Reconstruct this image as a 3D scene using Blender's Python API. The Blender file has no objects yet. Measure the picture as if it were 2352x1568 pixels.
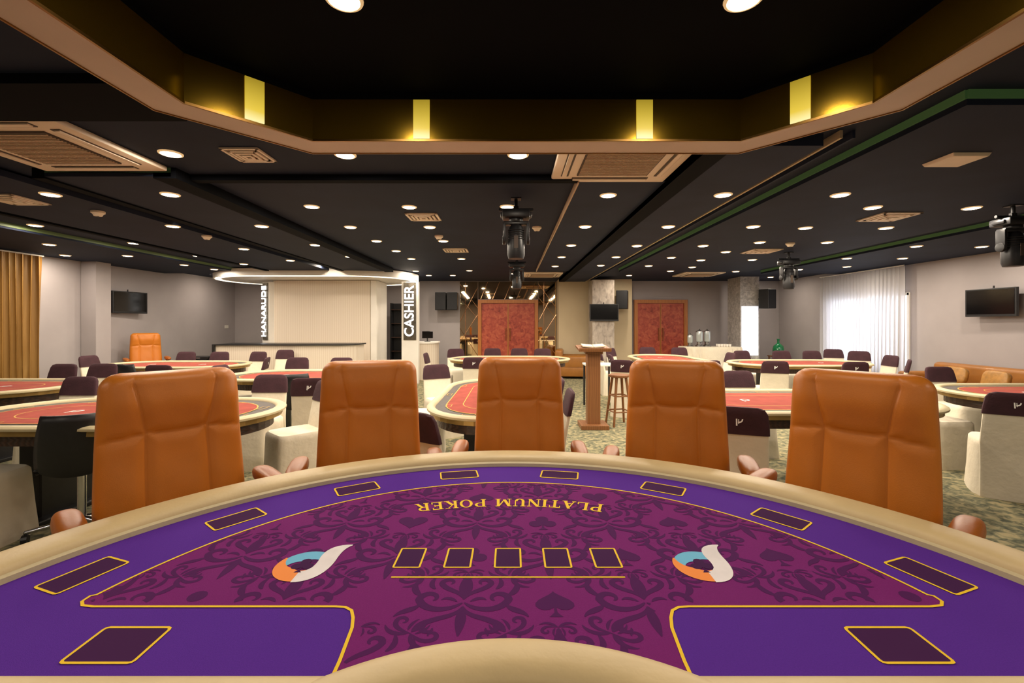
import bpy, bmesh, math, random
from mathutils import Vector, Matrix
random.seed(7)
sc=bpy.context.scene
COL=sc.collection
F=1045.0; CX=1176.0; HY=742.0; CH=1.45
pi=math.pi
# ---------------------------------------------------------------- materials
def lin(h):
    h=h.lstrip('#'); out=[]
    for i in (0,2,4):
        c=int(h[i:i+2],16)/255
        out.append(c/12.92 if c<=.04045 else ((c+.055)/1.055)**2.4)
    return tuple(out)+(1,)
def mat(name,col,rough=.6,metal=0,nscale=0,namt=.1,bump=0,bscale=60,emit=None,estr=0,coat=0,spec=.5,sample=True):
    m=bpy.data.materials.new(name); m.use_nodes=True
    nt=m.node_tree; b=nt.nodes['Principled BSDF']
    c=lin(col) if isinstance(col,str) else col
    b.inputs['Base Color'].default_value=c
    b.inputs['Roughness'].default_value=rough
    b.inputs['Metallic'].default_value=metal
    b.inputs['Specular IOR Level'].default_value=spec
    if coat: b.inputs['Coat Weight'].default_value=coat
    tc=nt.nodes.new('ShaderNodeTexCoord')
    if nscale:
        n=nt.nodes.new('ShaderNodeTexNoise'); n.inputs['Scale'].default_value=nscale; n.inputs['Detail'].default_value=4
        r=nt.nodes.new('ShaderNodeValToRGB')
        r.color_ramp.elements[0].position=.3; r.color_ramp.elements[1].position=.7
        r.color_ramp.elements[0].color=tuple(x*(1-namt) for x in c[:3])+(1,)
        r.color_ramp.elements[1].color=tuple(min(1,x*(1+namt)) for x in c[:3])+(1,)
        nt.links.new(tc.outputs['Object'],n.inputs['Vector']); nt.links.new(n.outputs['Fac'],r.inputs['Fac'])
        nt.links.new(r.outputs['Color'],b.inputs['Base Color'])
    if bump:
        n2=nt.nodes.new('ShaderNodeTexNoise'); n2.inputs['Scale'].default_value=bscale
        bp=nt.nodes.new('ShaderNodeBump'); bp.inputs['Strength'].default_value=bump; bp.inputs['Distance'].default_value=.01
        nt.links.new(tc.outputs['Object'],n2.inputs['Vector']); nt.links.new(n2.outputs['Fac'],bp.inputs['Height'])
        nt.links.new(bp.outputs['Normal'],b.inputs['Normal'])
    if emit:
        b.inputs['Emission Color'].default_value=lin(emit); b.inputs['Emission Strength'].default_value=estr
        if not sample:
            try: m.cycles.emission_sampling='NONE'
            except Exception: pass
    return m
def ramp_mat(name,stops,scale,rough=.9,kind='noise',detail=6,metal=0,bump=.2,stretch=(1,1,1),dist=.8):
    m=bpy.data.materials.new(name); m.use_nodes=True
    nt=m.node_tree; b=nt.nodes['Principled BSDF']; b.inputs['Roughness'].default_value=rough; b.inputs['Metallic'].default_value=metal
    tc=nt.nodes.new('ShaderNodeTexCoord'); mp=nt.nodes.new('ShaderNodeMapping'); mp.inputs['Scale'].default_value=stretch
    if kind=='noise':
        n=nt.nodes.new('ShaderNodeTexNoise'); n.inputs['Scale'].default_value=scale; n.inputs['Detail'].default_value=detail; n.inputs['Distortion'].default_value=dist
        out=n.outputs['Fac']
    else:
        n=nt.nodes.new('ShaderNodeTexWave'); n.inputs['Scale'].default_value=scale; n.inputs['Distortion'].default_value=6 if kind=='wave' else 0; n.inputs['Detail'].default_value=3; out=n.outputs['Fac']
    r=nt.nodes.new('ShaderNodeValToRGB')
    while len(r.color_ramp.elements)<len(stops): r.color_ramp.elements.new(.5)
    for e,(p,c) in zip(r.color_ramp.elements,stops): e.position=p; e.color=lin(c)
    bp=nt.nodes.new('ShaderNodeBump'); bp.inputs['Strength'].default_value=bump; bp.inputs['Distance'].default_value=.01
    L=nt.links.new
    L(tc.outputs['Object'],mp.inputs['Vector']); L(mp.outputs['Vector'],n.inputs['Vector']); L(out,r.inputs['Fac']); L(r.outputs['Color'],b.inputs['Base Color'])
    L(out,bp.inputs['Height']); L(bp.outputs['Normal'],b.inputs['Normal'])
    return m
M={}
M['leather']=mat('orange_leather','#c8751f',.40,0,4,.05,.07,260)
M['leather_arm']=mat('arm_leather','#a85e1c',.38,0,6,.06,.06,120)
M['rail']=mat('cream_vinyl','#d6be8e',.45,0,5,.06,.08,60)
M['rail2']=mat('pale_vinyl','#cdbe98',.5,0,5,.06,.1,60)
M['felt_blue']=mat('violet_felt','#58289a',.95,0,300,.08,.2,600,spec=.2)
M['felt_mag']=mat('plum_felt','#781f70',.95,0,300,.08,.2,600,spec=.2)
M['felt_pat']=mat('damask_dark','#501858',.95,spec=.2)
M['felt_box']=mat('box_plum','#42184c',.95,spec=.2)
M['yellow']=mat('yellow_print','#f6cc1c',.8)
M['silver_print']=mat('silver_print','#e6e0e4',.6,0,9,.12)
M['blue_print']=mat('blue_print','#62b8e0',.7)
M['orange_print']=mat('orange_print','#f68c2a',.7)
M['wood_dark']=ramp_mat('dark_wood',[(0,'#2a170c'),(1,'#3f2414')],8,.4,'wave',stretch=(1,1,6))
M['wood_or']=ramp_mat('orange_wood',[(0,'#a05e28'),(1,'#c07a38')],3,.4,'wave',stretch=(3,3,.6),bump=.05)
M['wood_stool']=ramp_mat('stool_wood',[(0,'#7e5230'),(1,'#8c5c36')],5,.4,'wave',bump=.03,stretch=(2,2,.4))
M['door_red']=ramp_mat('door_mottled_red',[(.3,'#80281a'),(.5,'#a84430'),(.7,'#bc6040')],9,.45,bump=.15)
M['felt_red']=mat('brick_felt','#a04c42',.95,0,9,.14,spec=.2)
M['band']=mat('dark_band','#4a413c',.6,0,30,.2)
M['apron']=mat('gold_apron','#a88a52',.3,.6,10,.15)
M['gold_line']=mat('gold_line','#d2a53a',.6)
M['cloth']=mat('ivory_cover','#ebe1cc',.9,0,8,.05,.3,25)
M['cap']=mat('aubergine_cap','#40222b',.85,0,12,.15,.2,60)
M['white']=mat('white_paint','#f2eee6',.5,0,3,.03)
M['logo_white']=mat('white_print','#f0ede6',.6)
M['wall']=mat('grey_wall','#aaa3a4',.85,0,2,.04,.05,80,spec=.2)
M['wall_b']=mat('beige_wall','#c8b696',.8,0,2,.04)
M['ceil']=mat('ceiling_navy','#21283a',.7,0,2,.15,.05,50,spec=.15)
M['ceil2']=mat('ceiling_black','#0b0d12',.8,0,2,.1,spec=.08)
M['ceil3']=mat('ceiling_panel','#283044',.7,0,2,.15,spec=.15)
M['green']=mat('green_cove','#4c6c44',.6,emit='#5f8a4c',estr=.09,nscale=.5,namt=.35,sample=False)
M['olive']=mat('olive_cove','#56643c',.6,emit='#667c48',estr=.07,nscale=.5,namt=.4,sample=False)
M['gold']=mat('brass_mirror','#94761f',.17,.85,1.5,.15)
M['gold_lip']=mat('rose_brass','#94703c',.3,1)
m=bpy.data.materials.new('amber_glint'); m.use_nodes=True; nt=m.node_tree; b=nt.nodes['Principled BSDF']  # lamp reflections on the brass, put in as an emission gradient
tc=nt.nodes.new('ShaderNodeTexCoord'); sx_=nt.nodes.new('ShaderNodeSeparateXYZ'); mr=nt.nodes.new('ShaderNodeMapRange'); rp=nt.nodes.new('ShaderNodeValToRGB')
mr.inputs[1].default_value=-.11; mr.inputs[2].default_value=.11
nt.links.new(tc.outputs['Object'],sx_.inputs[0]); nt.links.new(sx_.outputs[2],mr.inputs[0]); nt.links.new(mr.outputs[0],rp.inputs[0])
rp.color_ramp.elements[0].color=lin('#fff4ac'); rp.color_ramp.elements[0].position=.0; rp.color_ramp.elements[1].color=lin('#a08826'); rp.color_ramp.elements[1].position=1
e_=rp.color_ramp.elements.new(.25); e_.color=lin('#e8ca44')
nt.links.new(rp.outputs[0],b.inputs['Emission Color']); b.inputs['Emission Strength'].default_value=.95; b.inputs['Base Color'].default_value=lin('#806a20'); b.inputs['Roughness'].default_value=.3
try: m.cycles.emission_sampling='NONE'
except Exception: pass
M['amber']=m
M['rim']=mat('blush_rim','#dcc6b6',.55,0,3,.05)
M['ac']=mat('cream_plastic','#f0dec8',.5,0,4,.04)
M['acdark']=mat('grille_dark','#4a3c32',.6)
M['acgr']=mat('grille_tan','#c4a98c',.6)
M['black']=mat('black_plastic','#1a1a1d',.4,0,30,.2)
M['screen']=mat('screen_black','#08080a',.12,0,2,.1)
M['grille']=mat('speaker_grille','#1b1b1e',.8,0,200,.4)
M['chrome']=mat('chrome','#c8c8cc',.15,1)
M['steel']=mat('steel','#a8a8a8',.3,1,20,.1)
M['lamp']=mat('lamp_lens','#fff2d8',.4,emit='#ffe9c8',estr=12,sample=False)
M['trim']=mat('lamp_trim','#d8c8b0',.5,emit='#ffcf90',estr=.5,sample=False)
M['signw']=mat('sign_letters','#ffffff',.4,emit='#ffffff',estr=1.4)
M['signb']=mat('sign_backing','#6d665a',.2,.6,14,.4)
M['coveW']=mat('cove_white','#f4efe4',.5,emit='#fff2dc',estr=2.0)
M['panel']=ramp_mat('ribbed_panel',[(0,'#dccdbb'),(1,'#e6daca')],7,.7,'ribs',stretch=(1,0.01,.01),bump=.1)
M['mirror']=mat('tinted_mirror','#d6bf9c',.03,1,1.5,.1)
M['rosegold']=mat('rose_gold_strip','#c89a74',.25,1)
M['marble']=ramp_mat('grey_marble',[(.25,'#857a70'),(.5,'#baaea2'),(.75,'#d4cabc')],5,.35,stretch=(2,2,1),bump=.0)
M['silver']=ramp_mat('silver_column',[(.25,'#8d8a88'),(.5,'#b8b4b0'),(.75,'#d8d4ce')],14,.3,bump=.2)
M['carpet']=ramp_mat('olive_carpet',[(.34,'#4c5040'),(.46,'#716f56'),(.54,'#8c8666'),(.66,'#a89a74')],15,.98,detail=4,bump=.5)
M['curtain']=ramp_mat('gold_curtain',[(.2,'#84602e'),(.6,'#a67e42'),(.9,'#d0ac6c')],2,.36,metal=.2,stretch=(1,4,.3),bump=.1)
M['sofa']=mat('caramel_sofa','#9a6428',.4,0,6,.12,.1,60,coat=.15)
M['cushion']=mat('gold_cushion','#a87838',.42,0,14,.25,.4,30)
M['glassg']=mat('green_glass','#1f7a4a',.1,0,3,.2,coat=.5)
M['glassc']=mat('pale_glass','#b8c0c0',.1,.3)
M['plate']=mat('white_plastic','#e6e2d8',.5)
M['paper']=mat('paper','#d8cbb0',.8)
M['window']=mat('daylight_pane','#ffffff',.3,emit='#e4ecff',estr=2.5)
M['frost']=mat('frosted_light','#ffffff',.4,emit='#e8eeff',estr=.8)  # even white emission for the bright lower column front
m=bpy.data.materials.new('sheer_voile'); m.use_nodes=True; nt=m.node_tree
for n in list(nt.nodes): nt.nodes.remove(n)
o=nt.nodes.new('ShaderNodeOutputMaterial'); d=nt.nodes.new('ShaderNodeBsdfDiffuse'); t=nt.nodes.new('ShaderNodeBsdfTranslucent'); tp=nt.nodes.new('ShaderNodeBsdfTransparent')
d.inputs[0].default_value=lin('#e2dedc'); t.inputs[0].default_value=lin('#e4e6ea')
a=nt.nodes.new('ShaderNodeMixShader'); a.inputs[0].default_value=.42; b2=nt.nodes.new('ShaderNodeMixShader'); b2.inputs[0].default_value=.08
nt.links.new(d.outputs[0],a.inputs[1]); nt.links.new(t.outputs[0],a.inputs[2]); nt.links.new(a.outputs[0],b2.inputs[1]); nt.links.new(tp.outputs[0],b2.inputs[2]); nt.links.new(b2.outputs[0],o.inputs[0])
M['sheer']=m
# ---------------------------------------------------------------- builders
def setp(o,parent):
    if parent is not None: o.parent=parent
def mesh_obj(name,v,f,mats,parent=None,loc=(0,0,0),rot=0,smooth=False,mi=None,bevel=0,bseg=2,rotv=None):
    me=bpy.data.meshes.new(name); me.from_pydata([tuple(p) for p in v],[],f)
    if not isinstance(mats,(list,tuple)): mats=[mats]
    for m_ in mats: me.materials.append(M[m_] if isinstance(m_,str) else m_)
    if mi: 
        for p,k in zip(me.polygons,mi): p.material_index=k
    bm=bmesh.new(); bm.from_mesh(me)
    if bevel:
        ed=[e for e in bm.edges if len(e.link_faces)==2 and e.calc_face_angle(0)>.5]
        bmesh.ops.bevel(bm,geom=ed,offset=bevel,segments=bseg,affect='EDGES',profile=.5,clamp_overlap=True)
    bmesh.ops.recalc_face_normals(bm,faces=bm.faces)
    bm.to_mesh(me); bm.free()
    if smooth:
        for p in me.polygons: p.use_smooth=True
        try: me.set_sharp_from_angle(angle=math.radians(40))
        except Exception: pass
    ob=bpy.data.objects.new(name,me); COL.objects.link(ob)
    ob.location=loc
    ob.rotation_euler=rotv if rotv else (0,0,rot)
    setp(ob,parent); return ob
class MB:
    def __init__(s): s.v=[]; s.f=[]; s.m=[]
    def add(s,v,f,k=0,X=None):
        n=len(s.v)
        for p in v:
            p=Vector(p)
            if X: p=X@p
            s.v.append(p)
        for q in f: s.f.append([i+n for i in q]); s.m.append(k)
    def box(s,c,d,k=0,X=None,taper=1):
        x,y,z=[q/2 for q in d]; v=[]
        for sz in (-1,1):
            tt=taper if sz>0 else 1
            for sx,sy in ((-1,-1),(1,-1),(1,1),(-1,1)): v.append((c[0]+sx*x*tt,c[1]+sy*y*tt,c[2]+sz*z))
        s.add(v,[(3,2,1,0),(4,5,6,7),(0,1,5,4),(1,2,6,5),(2,3,7,6),(3,0,4,7)],k,X)
    def cyl(s,a,b,r,r2=None,n=20,k=0,X=None):
        r2=r if r2 is None else r2
        a=Vector(a); b=Vector(b); d=(b-a).normalized(); u=d.orthogonal().normalized(); w=d.cross(u)
        v=[]
        for p,rr in ((a,r),(b,r2)):
            for i in range(n):
                t_=2*pi*i/n; v.append(p+u*math.cos(t_)*rr+w*math.sin(t_)*rr)
        f=[(i,(i+1)%n,n+(i+1)%n,n+i) for i in range(n)]+[tuple(range(n))[::-1],tuple(range(n,2*n))]
        s.add(v,f,k,X)
    def lathe(s,prof,n=24,k=0,X=None,c=(0,0)):
        v=[];f=[]
        for r,z in prof:
            for i in range(n): v.append((c[0]+r*math.cos(2*pi*i/n),c[1]+r*math.sin(2*pi*i/n),z))
        for j in range(len(prof)-1):
            for i in range(n): f.append((j*n+i,j*n+(i+1)%n,(j+1)*n+(i+1)%n,(j+1)*n+i))
        if prof[0][0]>1e-4: f.append(tuple(range(n))[::-1])
        if prof[-1][0]>1e-4: f.append(tuple((len(prof)-1)*n+i for i in range(n)))
        s.add(v,f,k,X)
    def ell(s,c,r,n=16,m_=10,k=0,X=None,e=1):
        v=[];f=[]
        def sp(x): return math.copysign(abs(x)**e,x)
        for j in range(m_+1):
            ph=-pi/2+pi*j/m_
            for i in range(n):
                th=2*pi*i/n
                v.append((c[0]+r[0]*sp(math.cos(ph))*sp(math.cos(th)),c[1]+r[1]*sp(math.cos(ph))*sp(math.sin(th)),c[2]+r[2]*sp(math.sin(ph))))
        for j in range(m_):
            for i in range(n): f.append((j*n+i,j*n+(i+1)%n,(j+1)*n+(i+1)%n,(j+1)*n+i))
        s.add(v,f,k,X)
    def tube(s,pts,r,n=10,k=0,X=None):
        for a,b in zip(pts[:-1],pts[1:]): s.cyl(a,b,r,n=n,k=k,X=X)
        for p in pts[1:-1]: s.ell(p,(r,r,r),8,6,k,X)
    def prism(s,poly,z0,z1,k=0,X=None):
        n=len(poly); v=[(x,y,z0) for x,y in poly]+[(x,y,z1) for x,y in poly]
        s.add(v,[tuple(range(n))[::-1],tuple(range(n,2*n))]+[(i,(i+1)%n,n+(i+1)%n,n+i) for i in range(n)],k,X)
    def flat(s,poly,z,k=0,X=None):
        s.add([(x,y,z) for x,y in poly],[tuple(range(len(poly)))],k,X)
    def ribbon(s,pts,wd,z,k=0,clip=None):
        P=[Vector((p[0],p[1])) for p in pts]; L=[];R=[]
        for i,p in enumerate(P):
            a=P[max(0,i-1)]; b=P[min(len(P)-1,i+1)]; d=(b-a); 
            if d.length<1e-9: d=Vector((1,0))
            d.normalize(); nn=Vector((-d.y,d.x)); w=(wd[i] if isinstance(wd,(list,tuple)) else wd)/2
            L.append(p+nn*w); R.append(p-nn*w)
        for i in range(len(P)-1):
            q=[L[i],R[i],R[i+1],L[i+1]]
            if clip and not all(clip(a.x,a.y) for a in q): continue
            if (q[0]-q[3]).dot(q[1]-q[2])<0:
                if (q[0]-q[3]).length>(q[1]-q[2]).length: q=[q[0],(q[1]+q[2])/2,q[3]]
                else: q=[q[1],q[2],(q[0]+q[3])/2]
            s.add([(a.x,a.y,z) for a in q],[tuple(range(len(q)))],k)
    def loopline(s,poly,w,z,k=0):
        n=len(poly); P=[Vector(p) for p in poly]; o=[];i_=[]
        for i in range(n):
            a=(P[i]-P[i-1]).normalized(); b=(P[(i+1)%n]-P[i]).normalized()
            na=Vector((-a.y,a.x)); nb=Vector((-b.y,b.x)); m_=(na+nb); 
            if m_.length<1e-6: m_=na
            m_.normalize(); sc_=w/2/max(.3,m_.dot(na)); o.append(P[i]+m_*sc_); i_.append(P[i]-m_*sc_)
        for i in range(n):
            j=(i+1)%n; s.add([(q.x,q.y,z) for q in (o[i],i_[i],i_[j],o[j])],[(0,1,2,3)],k)
    def build(s,name,mats,parent=None,loc=(0,0,0),rot=0,smooth=False,bevel=0,bseg=2,rotv=None):
        return mesh_obj(name,s.v,s.f,mats,parent,loc,rot,smooth,s.m,bevel,bseg,rotv)
def bx(name,c,d,m_,parent=None,bevel=0,smooth=False,rot=0,loc=(0,0,0)):
    b=MB(); b.box(c,d); return b.build(name,m_,parent,loc=loc,rot=rot,bevel=bevel,smooth=smooth)
def thing(name,label,cat,loc=(0,0,0),rot=0,group=None):
    e=bpy.data.objects.new(name,None); COL.objects.link(e); e.empty_display_size=.1
    e.location=loc; e.rotation_euler=(0,0,rot); tag(e,label,cat,group); return e
def tag(e,label,cat,group=None):
    e['label']=label; e['category']=cat
    if group: e['group']=group
    return e
def struct(o): o['kind']='structure'; return o
def dup(root,loc,rot=0,label=None,scale=None,skip=()):
    n=root.copy(); COL.objects.link(n); n.location=loc; n.rotation_euler=(0,0,rot)
    if label: n['label']=label
    if scale: n.scale=scale
    def rec(src,dst):
        for c in list(src.children):
            if any(c.name.startswith(k) for k in skip): continue
            k=c.copy(); COL.objects.link(k); k.parent=dst; k.matrix_parent_inverse=c.matrix_parent_inverse.copy(); rec(c,k)
    rec(root,n); return n
def text_mesh(txt,size,ext=.0):
    cu=bpy.data.curves.new('t','FONT'); cu.body=txt; cu.size=size; cu.extrude=ext; cu.align_x='CENTER'; cu.align_y='CENTER'; cu.offset=size*.012
    o=bpy.data.objects.new('t',cu); COL.objects.link(o); dg=bpy.context.evaluated_depsgraph_get(); dg.update()
    me=bpy.data.meshes.new_from_object(o.evaluated_get(dg)); v=[x.co.copy() for x in me.vertices]; f=[list(p.vertices) for p in me.polygons]
    bpy.data.objects.remove(o); bpy.data.curves.remove(cu); bpy.data.meshes.remove(me); return v,f
# ---------------------------------------------------------------- camera
cam=bpy.data.cameras.new('camera'); co=bpy.data.objects.new('camera',cam); COL.objects.link(co)
cam.sensor_width=36; cam.lens=F/2352*36; co.location=(0,0,CH); co.rotation_euler=(pi/2,0,0); cam.shift_y=-(784-HY)/2352
cam.clip_start=.02; sc.camera=co
w=bpy.data.worlds.new('world'); sc.world=w; w.use_nodes=True
w.node_tree.nodes['Background'].inputs[0].default_value=(.55,.6,.7,1); w.node_tree.nodes['Background'].inputs[1].default_value=.6
sc.view_settings.view_transform='Standard'
try: sc.view_settings.look='None'
except Exception: pass
sc.view_settings.exposure=0.0
# ---------------------------------------------------------------- room shell
XL,XR,YF,YN=-8.1,7.8,13.3,-3.0; ZC=2.68
struct(bx('floor',((XL+XR)/2,(YF+YN)/2,-.05),(XR-XL+.4,YF-YN+.4,.1),'carpet'))
struct(bx('wall_left',(XL-.1,(YF+YN)/2,1.45),(.2,YF-YN+.4,2.9),'wall'))
struct(bx('wall_right',(XR+.1,(YF+YN)/2,1.45),(.2,YF-YN+.4,2.9),'wall'))
struct(bx('wall_far',((XL+XR)/2,YF+.1,1.45),(XR-XL,.2,2.9),'wall'))
struct(bx('wall_near',((XL+XR)/2,YN-.1,1.45),(XR-XL,.2,2.9),'wall'))
for s_,(c,d) in {'left':((XL+.0075,5,.05),(.015,16,.1)),'right':((XR-.0075,5,.05),(.015,16,.1))}.items():
    struct(bx('baseboard_'+s_,c,d,'wall_b'))
octo=[(-1.165,2.66),(1.335,2.66),(1.75,2.2),(1.75,.3),(1.335,-.16),(-1.165,-.16),(-1.59,.3),(-1.59,2.2)]
outr=[(XL,YF),(XR,YF),(XR,2.2),(XR,.3),(XR,YN),(XL,YN),(XL,.3),(XL,2.2)]
cm=MB()
V=[(x,y,ZC) for x,y in octo]+[(x,y,ZC) for x,y in outr]
cm.add(V,[(i,(i+1)%8,8+(i+1)%8,8+i) for i in range(8)],0)
V=[(x,y,ZC) for x,y in octo]+[(x,y,2.80) for x,y in octo]
cm.add(V,[(i,(i+1)%8,8+(i+1)%8,8+i) for i in range(8)]+[tuple(range(8,16))],1)
struct(cm.build('ceiling',['ceil','ceil2']))
PAN=[(.55,1.3,3.85,10.5,2.65),(1.3,2.02,2.95,12.6,2.60),(2.4,5.3,2.4,10.2,2.60),(5.8,XR,3.6,10.6,2.60),(-3.7,-2.7,3.6,10.2,2.61),(-5.3,-4.02,3.3,10.4,2.61),(XL,-6.2,3.4,10.6,2.61)]
k=1
for i,(x0,x1,y0,y1,z) in enumerate(PAN):
    struct(bx('trim_%d'%k,((x0+x1)/2,(y0+y1)/2,(z+ZC-.02 if i in(2,3,4,5,6) else z+ZC)/2),(x1-x0,y1-y0,(ZC-z-.02) if i in (2,3,4,5,6) else ZC-z),'ceil3' if i in(0,1) else 'ceil')); k+=1
for (x,mm) in ((2.10,'ac'),(2.18,'ceil3')):
    struct(bx('trim_%d'%k,(x,7.75,2.655),(.018,9.7,.05),'wall_b' if mm=='ac' else 'ceil3')); k+=1
for (x,y0,y1,mm,s_) in ((2.395,2.4,10.2,'green',-1),(5.795,3.6,10.6,'green',-1),(-5.295,3.3,10.4,'olive',1),(-6.195,3.4,10.6,'olive',1)):
    struct(bx('trim_%d'%k,(x,(y0+y1)/2,2.657),(.012,y1-y0,.046),mm)); k+=1
struct(bx('trim_%d'%k,(3.85,2.395,2.657),(2.9,.012,.046),'green')); k+=1
for x0,x1,y in ((2.4,5.3,10.2),(-3.7,-2.7,3.6)):
    struct(bx('trim_%d'%k,((x0+x1)/2,y+.005,2.66),(x1-x0,.01,.04),'olive')); k+=1
struct(bx('trim_%d'%k,(-5.0,2.45,2.655),(6.2,.42,.05),'ceil2')); k+=1
for x0,x1,y0,y1 in ((-2.84,-2.66,3.6,10.2),(-3.80,-3.70,3.6,10.2),(-5.42,-5.34,3.3,10.4),(1.30,1.46,2.94,12.6)):
    struct(bx('trim_%d'%k,((x0+x1)/2,(y0+y1)/2,2.638),(x1-x0,y1-y0,.084),'ceil2')); k+=1
struct(bx('trim_%d'%k,(-1.05,3.80,2.655),(3.2,.08,.05),'ceil2')); k+=1
struct(bx('trim_%d'%k,(.555,7.1,2.648),(.012,6.6,.06),'acgr')); k+=1
def cz(x,y):
    for x0,x1,y0,y1,z in PAN:
        if x0<=x<=x1 and y0<=y<=y1: return z
    return ZC
def cpos(px,py,zz=None):
    for z in ([zz] if zz else (2.60,2.61,2.65,ZC)):
        d=(z-CH)*F/(HY-py); d=min(d,12.9); x=(px-CX)/F*d
        if zz or abs(cz(x,d)-z)<.004: return x,d,z
    z=ZC; d=min((z-CH)*F/(HY-py),12.9); x=(px-CX)/F*d; return x,d,cz(x,d)
def offs(poly,d):
    n=len(poly);P=[Vector(p) for p in poly];o=[]
    for i in range(n):
        a=(P[i]-P[i-1]).normalized(); b=(P[(i+1)%n]-P[i]).normalized(); na=Vector((-a.y,a.x)); nb=Vector((-b.y,b.x)); m_=(na+nb).normalized()
        o.append(tuple(P[i]+m_*d/m_.dot(na)))
    return o
ring=thing('ceiling_ring','octagonal drop ceiling ring with brass mirror inner band and blush underside','ceiling light feature',(0,0,2.52))
def ringmesh(a,b,z0,z1,name,mm,bev=0):
    m_=MB(); n=len(a); v=[(x,y,z0-2.52) for x,y in a]+[(x,y,z0-2.52) for x,y in b]+[(x,y,z1-2.52) for x,y in b]+[(x,y,z1-2.52) for x,y in a]
    f=[]
    for i in range(n):
        j=(i+1)%n
        for q in range(4): f.append((q*n+i,q*n+j,((q+1)%4)*n+j,((q+1)%4)*n+i))
    m_.add(v,f); return m_.build(name,mm,ring)
ringmesh(offs(octo,.0),offs(octo,.20),2.52,ZC,'rim','rim')
ringmesh(offs(octo,-.006),offs(octo,.0),2.52,2.755,'brass_band','gold')
ringmesh(offs(octo,.20),offs(octo,.208),2.514,2.60,'edge_lip','gold_lip')
ringmesh(offs(octo,-.010),offs(octo,.002),2.510,2.522,'edge_lip','gold_lip')
def segglint(p,q,t0,wd):  # glowing strip drawn as a stretched lamp reflection; the band has no fixture here
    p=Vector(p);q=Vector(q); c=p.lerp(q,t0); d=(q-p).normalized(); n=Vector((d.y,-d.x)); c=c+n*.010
    m_=MB(); a=math.atan2(d.y,d.x); m_.box((0,0,0),(wd,.006,.225)); m_.build('glint_strip','amber',ring,loc=(c.x,c.y,.1175),rot=a)
for (i,j,t0) in ((7,0,.5),(0,1,.255),(0,1,.775),(1,2,.5)): segglint(octo[i],octo[j],t0,.095)
# ---------------------------------------------------------------- downlights
dl=None
LP=[(392,352),(793,355),(1190,355),(116,446),(391,446),(716,474),(940,475),(1165,474),(1397,448),(1661,447),(1930,447),(2005,476),(2232,477),(81,517),(397,519),(601,519),(805,521),(987,521),(1344,520),(1535,520),(1730,520),(1850,523),(2035,523),(113,561),(307,558),(560,561),(724,562),(865,553),(1018,553),(1312,563),(1463,564),(1615,564),(1745,556),(1900,556),(2105,565),(2255,566),(150,586),(293,587),(453,587),(667,589),(803,589),(910,576),(1060,594),(945,594),(1290,590),(1415,590),(1542,591),(1667,578),(1610,597),(1728,596),(1945,593),(2073,593),(423,608),(492,618),(560,606),(742,607),(858,609),(1275,611),(1380,609),(1490,610),(1590,613),(1835,610),(1945,612),(955,622),(1078,621),(1283,630),(1445,632),(1540,622),(1690,623),(1770,636),(985,632),(1040,632),(530,632),(1615,628),(1180,628)]
pos=[cpos(*p) for p in LP]
pos+=[cpos(790,-3,2.80),cpos(1708,-3,2.80)]
pos+=[(x,y,cz(x,y)) for x in (-5.8,-3.2,3,5.6) for y in (.4,-1.6)]+[(-.8,-1.6,ZC),(1.1,-1.6,ZC),(-.75,.6,2.8),(.95,.6,2.8)]
LD={}
for nm_,P_ in (('a',14.2),('b',4.8)):
    ld=bpy.data.lights.new('bulb','AREA'); ld.shape='DISK'; ld.size=.10; ld.energy=P_; ld.color=(1,.86,.69); LD[nm_]=ld
for x,y,z in pos:
    if dl is None:
        dl=thing('recessed_downlight','round recessed ceiling downlight glowing warm white','ceiling light',(x,y,z),0,'recessed ceiling downlights')
        a=MB(); a.lathe([(.054,-.004),(.060,-.010),(.070,-.006),(.072,0),(.054,0),(.054,-.004)],24); a.build('trim_ring','trim',dl,smooth=True)
        a=MB(); a.lathe([(.0,-.010),(.055,-.010),(.055,-.004),(0,-.004)],24); a.build('lens','lamp',dl)
        r_=dl
    else: r_=dup(dl,(x,y,z),skip=('bulb',))
    if z>2.75: r_.scale=(1.1,1.1,1)
    elif y>2: r_.scale=(1.1,1.1,1)
    lo=bpy.data.objects.new('bulb',LD['b' if z>2.75 else 'a']); COL.objects.link(lo); lo.parent=r_; lo.location=(0,0,-.014)
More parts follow.
